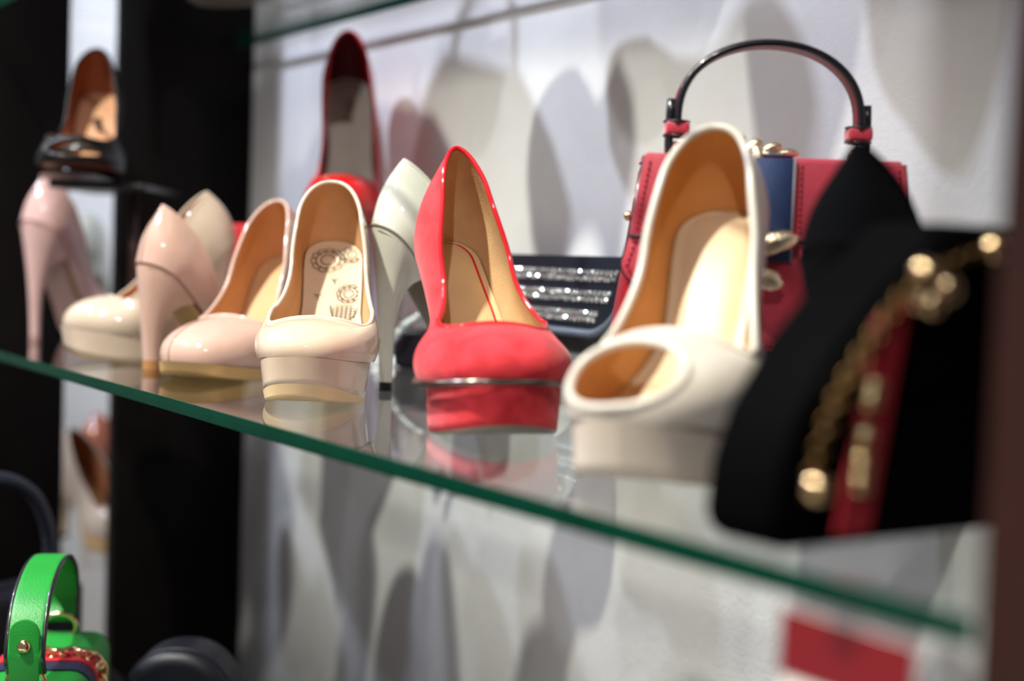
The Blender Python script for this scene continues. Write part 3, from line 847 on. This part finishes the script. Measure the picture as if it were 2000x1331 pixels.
# jewelled sprig on the top edge
G = ([], [])
for (x, y, z, a, l, wd) in ((-0.020, -0.006, 0.1445, 160, 0.020, 0.008), (-0.012, -0.012, 0.1460, 75, 0.015, 0.008), (-0.003, -0.004, 0.1465, 40, 0.017, 0.007), (0.006, -0.002, 0.1450, 12, 0.018, 0.006), (-0.018, -0.018, 0.1420, 245, 0.018, 0.008), (-0.006, -0.018, 0.1430, -30, 0.015, 0.007),
                             (-0.014, 0.004, 0.1480, 120, 0.015, 0.007), (-0.010, -0.026, 0.1420, 270, 0.015, 0.008)):
    ar = math.radians(a)
    G = merge(G, xf(scaly(0, 1, 2), Matrix.Translation((x + math.cos(ar) * l * .30, y, z + math.sin(ar) * l * .10)) @ Matrix.Rotation(-ar * 0.6 if abs(a) < 180 else -ar, 4, 'Y') @ Matrix.Diagonal((l / 2, 0.0040, wd / 2, 1))))
for k in range(26):                                  # pave stones
    G = merge(G, ball_geo((-0.014 + 0.012 * math.sin(k * 2.4) * (k / 26), -0.012 + 0.012 * math.cos(k * 2.4) * (k / 26), 0.1455 + 0.002 * math.cos(k)), 0.0016, 7, 5))
mesh('jewelled_leaves', *G, PALEGOLD, bag)
mesh('crystal', *ball_geo((-0.021, FY - 0.004, 0.131), (0.007, 0.005, 0.011), 7, 5), CRYSTAL, bag, smooth=False)
# side knob
mesh('side_stud', *ball_geo((-0.0850, -0.012, 0.103), 0.0030), GOLD, bag)
# arched handle
def handle_pt(a):
    return Vector((-0.000 + 0.0565 * math.cos(a) * (1 + 0.06 * abs(math.sin(a))), 0.0, 0.160 + 0.0525 * math.sin(a) ** 0.85 if math.sin(a) > 0 else 0.160))
HP = [handle_pt(math.radians(180 - 180 * i / 36)) for i in range(37)]
hx = 0.0
V, Fs = tube_geo(HP, 0, n=14, sq=(0.0024, 0.0066), up=Vector((0, 1, 0)))
mesh('handle', V, Fs, DRED, bag)
for s in (-1, 1):
    tube('handle_edge', [p + Vector((0, s * 0.0066, 0)) for p in HP], 0.0024, EDGE, bag, n=8)
    x = s * 0.0565
    bevbox('handle_loop', (0.0150, 0.0170, 0.0080), RED, bag, (x, 0, 0.1545), bev=0.002)
    for z in (0.1540, 0.1628): mesh('loop_edge', *tube_geo([(x + 0.0078 * math.cos(b) , 0.0088 * math.sin(b), z) for b in [k * math.pi / 12 for k in range(24)]], 0.0008, n=6, closed=True), EDGE, bag)
    V, Fs = tube_geo([(x + s * 0.0042, 0, 0.136), (x + s * 0.0046, 0, 0.150), (x + s * 0.0044, 0, 0.168), (x + s * 0.0040, 0, 0.1765)], 0, n=12, sq=(0.0024, 0.0060), up=Vector((0, 1, 0)))
    mesh('handle_tab', V, Fs, EDGE, bag)
    mesh('anchor_ring', *tube_geo([(x + 0.0055 * math.cos(b), 0, 0.1440 + 0.0055 * math.sin(b)) for b in [k * math.pi / 10 for k in range(20)]], 0.0014, n=8, closed=True), GOLD, bag)

# ================================================================ black rhinestone bag at the back
SEQ = mat('navy_black_knit', (0.004, 0.005, 0.009), rough=0.45, bump=0.6, bscale=500, spec=0.25, col2=(0.010, 0.014, 0.026), vscale=500)
PLUM = mat('plum_black', (0.022, 0.014, 0.020), rough=0.5)
t = thing('acrylic_riser', 'low clear acrylic riser under the black rhinestone bag', 'display stand', (-0.985, 0.7215, 0), 0.0)
V, Fs = box_geo((0, 0, 0.027), (0.20, 0.03, 0.004)); mesh('top_plate', V, Fs, ACRYLIC, t, smooth=False)
for s in (-1, 1):
    V, Fs = box_geo((s * 0.098, 0, 0.0125), (0.004, 0.03, 0.025)); mesh('leg', V, Fs, ACRYLIC, t, smooth=False)
sb = thing('evening_bag', 'black evening bag with rows of rhinestones on its flap, behind the red pump', 'handbag', (-0.985, 0.7215, 0.0292), 0.0)
bevbox('body', (0.215, 0.026, 0.079), PLUM, sb, bev=0.006, taper=1.03)
fp = [(-0.110, 0.0945)] + [(x, z) for x, z in arc(-0.110 + 0.055, 0.028 + 0.0525, 0.055, 180, 262, 10)] + [(x, z) for x, z in arc(0.110 - 0.055, 0.028 + 0.0525, 0.055, 278, 360, 10)] + [(0.110, 0.0945)]
poly_plate('flap', [(x, z - 0.013) for x, z in fp], 0.004, SEQ, sb, (0, -0.0175, 0), bev=0.001)
tube('flap_trim', [Vector((x * 0.955, -0.0180, 0.0815 - (0.0945 - z) * 0.93)) for x, z in fp[1:-1]], 0.0038, mat('silvery_mesh', (0.16, 0.19, 0.25), rough=0.3, metal=0.6, bump=1.0, bscale=1500), sb, n=8)
G = ([], [])
for rowz, half in ((0.0655, 0.098), (0.0485, 0.088), (0.032, 0.074)):
    for k in range(int(half * 2 / 0.0062)):
        for dz in (0.0027, -0.0027):
            g = xf(ball_geo((0, 0, 0), 0.0025, 7, 5), Matrix.Translation((-half + k * 0.0062 + (0.0031 if dz > 0 else 0), -0.0178, rowz + dz)) @ Matrix.Rotation(random.uniform(0, 6), 4, 'X') @ Matrix.Rotation(random.uniform(0, 6), 4, 'Z'))
            G = merge(G, g)
gems = mesh('rhinestones', *G, CRYSTAL, sb, smooth=False); gems['kind'] = 'stuff'
# small black purse with a clear beaded strap
t = thing('purse', 'small black purse with clear beaded strap behind the grey-white heel', 'handbag', (-1.135, 0.685, 0), 0.25)
pp = rrect(-0.040, 0.0, 0.055, 0.038, 0.010)
poly_plate('body', pp, 0.040, mat('black_satin', (0.004, 0.004, 0.008), rough=0.35, spec=0.3), t, (0, -0.022, 0), bev=0.006, seg=3)
S = spline([(0.010, -0.026, 0.054), (-0.012, -0.028, 0.044), (-0.028, -0.030, 0.028), (-0.045, -0.032, 0.010), (-0.044, -0.032, 0.003)], 8)
tube('clear_strap', S, 0.0034, mat('clear_vinyl', (0.55, 0.60, 0.60), rough=0.12, coat=0.6), t, n=8)
for k in (2, 9, 13, 17, 21, 26): mesh('bead', *ball_geo(tuple(S[k] + Vector((-0.002, -0.004, 0))), 0.0021, 8, 6), CRYSTAL, t)
tg = mesh('price_tag', *box_geo((0, 0, 0.0), (0.020, 0.0008, 0.013), Matrix.Rotation(math.radians(-50), 4, 'X')), mat('white_card', (0.85, 0.86, 0.88), rough=0.6), None, smooth=False, loc=(-1.190, 0.658, 0.0052 + Z0))
tg.rotation_euler = (0, 0, AR)
tag(tg, 'small white tag leaning by the black purse on the glass', 'tag')

# ================================================================ black bag in the near right corner
BG = mat('black_grain', (0.0010, 0.0010, 0.0012), rough=0.7, bump=0.2, bscale=600, spec=0.02)
nb = thing('handbag', 'black handbag with red stripe and gold studs at the right end of the shelf', 'handbag', (-0.387, 0.462, 0.0008), math.pi / 2)
sil = [(-0.097, 0.012)] + arc(-0.085, 0.012, 0.012, 180, 270, 5)[1:] + arc(0.095, 0.012, 0.012, 270, 360, 5) + [(0.100, 0.095)] + arc(0.090, 0.114, 0.010, 0, 90, 4) + arc(-0.008, 0.110, 0.014, 90, 150, 5) + [(-0.045, 0.0985), (-0.068, 0.076), (-0.087, 0.050), (-0.095, 0.030)]
poly_plate('body', sil, 0.040, BG, nb, (0, -0.020, 0), bev=0.006, seg=3)
flp = [(-0.078, 0.058), (0.098, 0.058), (0.098, 0.120), (-0.012, 0.120), (-0.044, 0.096), (-0.066, 0.074)]
poly_plate('flap', flp, 0.003, BG, nb, (0, -0.0235, 0), bev=0.001)
poly_plate('red_stripe', [(-0.070, 0.006), (-0.052, 0.006), (-0.036, 0.092), (-0.054, 0.086)], 0.0016, mat('wine_webbing', lin(150, 20, 34), rough=0.6), nb, (0, -0.0254, 0), bev=0.0003, seg=1)
for k, (x, z) in enumerate(((-0.060, 0.025), (-0.0595, 0.033), (-0.0588, 0.043), (-0.057, 0.056), (-0.0555, 0.061))):
    mesh('gold_stud', *ball_geo((x, -0.0262, z), 0.0045, 14, 10), GOLD, nb)
CH = spline([(-0.086, -0.026, 0.024), (-0.076, -0.027, 0.054), (-0.056, -0.028, 0.082), (-0.034, -0.028, 0.101), (0.007, -0.028, 0.114), (0.060, -0.027, 0.116), (0.095, -0.026, 0.114)], 10)
def chain_geo(path, lk=0.0085, wd=0.0030, r=0.0011):
    G = ([], []); d = 0; nxt = 0; k = 0
    for a, b in zip(path, path[1:]):
        l = (b - a).length
        while nxt <= d + l and l > 0:
            p = a.lerp(b, (nxt - d) / l); u = (b - a).normalized()
            s_ = u.cross(Vector((0, 0, 1))); s_ = s_.normalized() if s_.length > 0.1 else u.cross(Vector((1, 0, 0))).normalized()
            w_ = u.cross(s_)
            q_ = (s_ if k % 2 else w_); q2 = (s_ + w_).normalized() if k % 2 else (s_ - w_).normalized()
            G = merge(G, tube_geo([p + u * lk * .62 * math.cos(t) + q2 * wd * math.sin(t) for t in [i * math.pi / 7 for i in range(14)]], r, n=6, closed=True))
            nxt += lk * 0.80; k += 1
        d += l
    return G
mesh('gold_chain', *chain_geo(CH, 0.0062, 0.0024, 0.0009), mat('antique_gold', (0.10, 0.055, 0.02), rough=0.4, metal=1.0), nb)
for (x, z, r) in ((-0.084, 0.025, 0.0055), (-0.032, 0.104, 0.0055), (-0.020, 0.098, 0.0065), (-0.028, 0.092, 0.0055), (-0.036, 0.093, 0.0045), (0.008, 0.114, 0.0055)):
    mesh('gold_stud', *ball_geo((x, -0.028, z), r, 14, 10), GOLD, nb)

# ================================================================ red price tag hanging under the shelf edge
t = thing('price_tag', 'red and cream price tag hanging under the shelf front at right', 'tag', (-0.3175, 0.351, -0.0715), 0)
poly_plate('card', rrect(-0.029, 0.0, 0.029, 0.060, 0.001), 0.0008, mat('cream_card', lin(240, 232, 222), rough=0.6), t, bev=0)
poly_plate('red_panel', rrect(-0.029, 0.037, 0.029, 0.060, 0.001), 0.0004, mat('red_card', lin(112, 4, 16), rough=0.5), t, (0, -0.0006, 0), bev=0)
poly_plate('clip', rrect(-0.006, 0.050, 0.006, 0.070, 0.005), 0.0008, ACRYLIC, t, (0, -0.0018, 0), bev=0)

# ================================================================ lower shelf: green bag, black bags
ZL = -0.348
GX, GY = -1.099, 0.3165
GREEN = mat('green_leather', lin(24, 142, 48), rough=0.42, bump=0.6, bscale=800, vary=0.06)
gb = thing('handbag', 'bright green handbag with gold chain on the lower shelf', 'handbag', (GX, GY, ZL), math.radians(155))
bevbox('body', (0.200, 0.080, 0.130), GREEN, gb, bev=0.016, seg=5)
NV = mat('navy_ribbon', lin(18, 24, 58), rough=0.55); RR = mat('red_ribbon', lin(190, 16, 34), rough=0.55)
def over_strap(nm, x0, x1, m, lift):
    """a ribbon over the top and down both long sides"""
    prof = [(-0.0403, 0.03), (-0.0403, 0.113)] + [(-0.0240 - 0.0163 * math.cos(a), 0.1140 + 0.0163 * math.sin(a)) for a in [math.radians(x) for x in (15, 35, 55, 75, 90)]] + \
           [(0.0240 + 0.0163 * math.sin(a), 0.1140 + 0.0163 * math.cos(a)) for a in [math.radians(x) for x in (0, 15, 35, 55, 75)]] + [(0.0403, 0.113), (0.0403, 0.03)]
    V, Fs = [], []
    for (y, z) in prof:
        k = 1 + lift / 0.06 
        zz = 0.06 + (z - 0.06) * k if z > 0.06 else z
        for x in (x0, x1):
            for l2 in (0, 1): V.append((x, y * (k - 0.02 * (1 - l2)), zz - 0.0012 * (1 - l2)))
    for i in range(len(prof) - 1):
        a = i * 4; b = a + 4
        Fs += [(a, a+1, b+1, b), (a+2, b+2, b+3, a+3), (a+1, a+3, b+3, b+1), (a, b, b+2, a+2)]
    return mesh(nm, V, Fs, m, gb, smooth=False)
over_strap('web_stripe', -0.030, 0.030, NV, 0.0010); over_strap('red_stripe', -0.009, 0.017, RR, 0.0018)
pr = [Vector((0.003, -0.0435, 0.03 + 0.006 * i)) for i in range(14)] + [Vector((0.003, -0.0250 - 0.0185 * math.cos(a), 0.1157 + 0.0185 * math.sin(a))) for a in [math.radians(x) for x in (15, 35, 55, 75, 90)]] + [Vector((0.003, y, 0.1342)) for y in (-0.015, 0, 0.015, 0.03)] 
mesh('gold_chain', *chain_geo(pr, 0.0125, 0.0052, 0.0017), GOLD, gb)
HB = spline([(0.078, 0, 0.143), (0.086, 0, 0.160), (0.074, 0, 0.186), (0.036, 0, 0.204), (-0.020, 0, 0.206), (-0.066, 0, 0.190), (-0.086, 0, 0.160), (-0.078, 0, 0.143)], 8)
V, Fs = tube_geo(HB, 0, n=16, sq=(0.0020, 0.0125), up=Vector((0, 1, 0))); mesh('handle', V, Fs, GREEN, gb)
for s in (-1, 1): tube('handle_edge', [p + Vector((0, s * 0.0125, 0)) for p in HB], 0.0019, EDGE, gb, n=6)
for s in (-1, 1):
    x = 0.078 * s
    mesh('ring', *tube_geo([(x, 0.013 * math.cos(b), 0.136 + 0.011 * math.sin(b)) for b in [k * math.pi / 14 for k in range(28)]], 0.0020, n=8, closed=True), GOLD, gb)
    pl = [(-0.0105, 0.0)] + [(0.0105, 0.0)] + arc(0, 0.036, 0.0105, 0, 180, 10)
    o = poly_plate('handle_tab', pl, 0.002, GREEN, gb, (x + s * 0.010, 0, 0.138), bev=0.0006); o.rotation_euler = (math.radians(6 * 0), 0, math.radians(90 if s > 0 else -90))
    mesh('rivet', *ball_geo((x + s * 0.0105, 0, 0.165), (0.0035, 0.0050, 0.0050), 12, 8), GOLD, gb)

# black bag behind the green one, its round handle showing
kb = thing('handbag', 'black handbag with rolled handle behind the green bag', 'handbag', (-1.362, 0.340, ZL), math.radians(118))
bevbox('body', (0.19, 0.06, 0.125), BLACKLEATHER, kb, bev=0.010, seg=4)
tube('handle', spline([(-0.070, 0, 0.120), (-0.074, 0, 0.165), (-0.050, 0, 0.212), (0.0, 0, 0.232), (0.050, 0, 0.212), (0.074, 0, 0.165), (0.070, 0, 0.120)], 8), 0.0068, mat('black_glossy_handle', (0.012, 0.016, 0.035), rough=0.3, coat=0.4), kb, n=12)
# black domed bag
db = thing('handbag', 'black domed leather bag with stitched rim, right of the green bag', 'handbag', (-1.140, 0.4465, ZL), AR)
dome = [(-0.050, 0.0), (0.050, 0.0), (0.050, 0.060)] + arc(0, 0.086, 0.0455, -20, 200, 22) + [(-0.050, 0.060)]
dome = [(0.050 * (1 if x > 0 else -1) if False else x, z) for x, z in dome]
poly_plate('body', rrect(-0.047, 0, 0.047, 0.118, 0.045, 12), 0.062, BLACKLEATHER, db, (0, -0.031, 0), bev=0.012, seg=4)
stp = [Vector((x * 0.985, -0.0205, z)) for x, z in rrect(-0.047, 0, 0.047, 0.118, 0.045, 12)]
tube('rim', stp, 0.0016, BLACKLEATHER, db, n=6, closed=True)

# ================================================================ shoes past the gap, in the next unit
la_n = L(0.10, 0.18, 0.040, 0.055, 0.040, 0.056, 0.020)
M_brown = dict(upper=patent('brown_patent', lin(150, 84, 62)), lining=TAN_LINING, insole=TAN_INSOLE, sole=TANLEATHER)
make_shoe('pump', 'brown pump seen through the gap, on the shelf beyond', 'shoe', (-2.02, 0.625, -0.285), 1.9, la_n, M_brown, group='shoes beyond the gap', N=20)
make_shoe('pump', 'beige pump seen through the gap, beside the brown pump', 'shoe', (-1.90, 0.56, -0.285), 0.4, la_n, M_beige, group='shoes beyond the gap', N=20)
glass_shelf(-3.3, XL - 0.03, YF, 0.715, 0.0, 'glass shelf seen through the gap, level with the main glass shelf')
make_shoe('pump', 'pale pump seen through the gap, under the black sandal', 'shoe', (-1.95, 0.60, 0.0), 2.6, la_n, M_grey, group='shoes beyond the gap', N=20)

# ================================================================ goods on the upper shelf, out of the frame: their shade falls on the wall
def dup(root, loc, rotz, label, group):
    r = root.copy(); C.objects.link(r); r.location = (loc[0], loc[1], loc[2] + Z0); r.rotation_euler = (0, 0, rotz)
    r['label'] = label; r['group'] = group
    for ch in list(root.children):
        c = ch.copy(); C.objects.link(c); c.parent = r
    return r
UP = 'goods on the upper glass shelf'
for (src, x, y, rot, lb) in ((greyw, -1.47, 0.47, 1.4, 'grey-white stiletto pump on the upper shelf'),
                             (peep, -0.90, 0.50, 2.4, 'off-white peep-toe pump on the upper shelf')):
    dup(src, (x, y, 0.3685), rot, lb, UP)
t = thing('handbag', 'oval black handbag at the right end of the upper shelf', 'handbag', (-0.735, 0.60, 0.3685), 0.35, UP)
poly_plate('body', [(0.052 * math.cos(k * math.pi / 18) * (1 + 0.12 * math.sin(k * math.pi / 18)), 0.12 + 0.12 * math.sin(k * math.pi / 18)) for k in range(36)], 0.05, BLACKLEATHER, t, (0, -0.025, 0), bev=0.008, seg=3)
tube('handle', spline([(-0.03, 0, 0.225), (-0.026, 0, 0.27), (0, 0, 0.295), (0.026, 0, 0.27), (0.03, 0, 0.225)], 8), 0.004, BLACKLEATHER, t, n=8)
t = thing('handbag', 'wide black handbag in the middle of the upper shelf', 'handbag', (-1.265, 0.53, 0.3685), 0.1, UP)
poly_plate('body', [(-0.115, 0.0), (0.115, 0.0), (0.128, 0.06), (0.080, 0.120), (-0.050, 0.165), (-0.125, 0.10)], 0.06, BLACKLEATHER, t, (0, -0.03, 0), bev=0.008, seg=3)
tube('handle', spline([(-0.05, 0, 0.155), (-0.045, 0, 0.21), (0, 0, 0.24), (0.045, 0, 0.21), (0.05, 0, 0.125)], 8), 0.004, BLACKLEATHER, t, n=8)
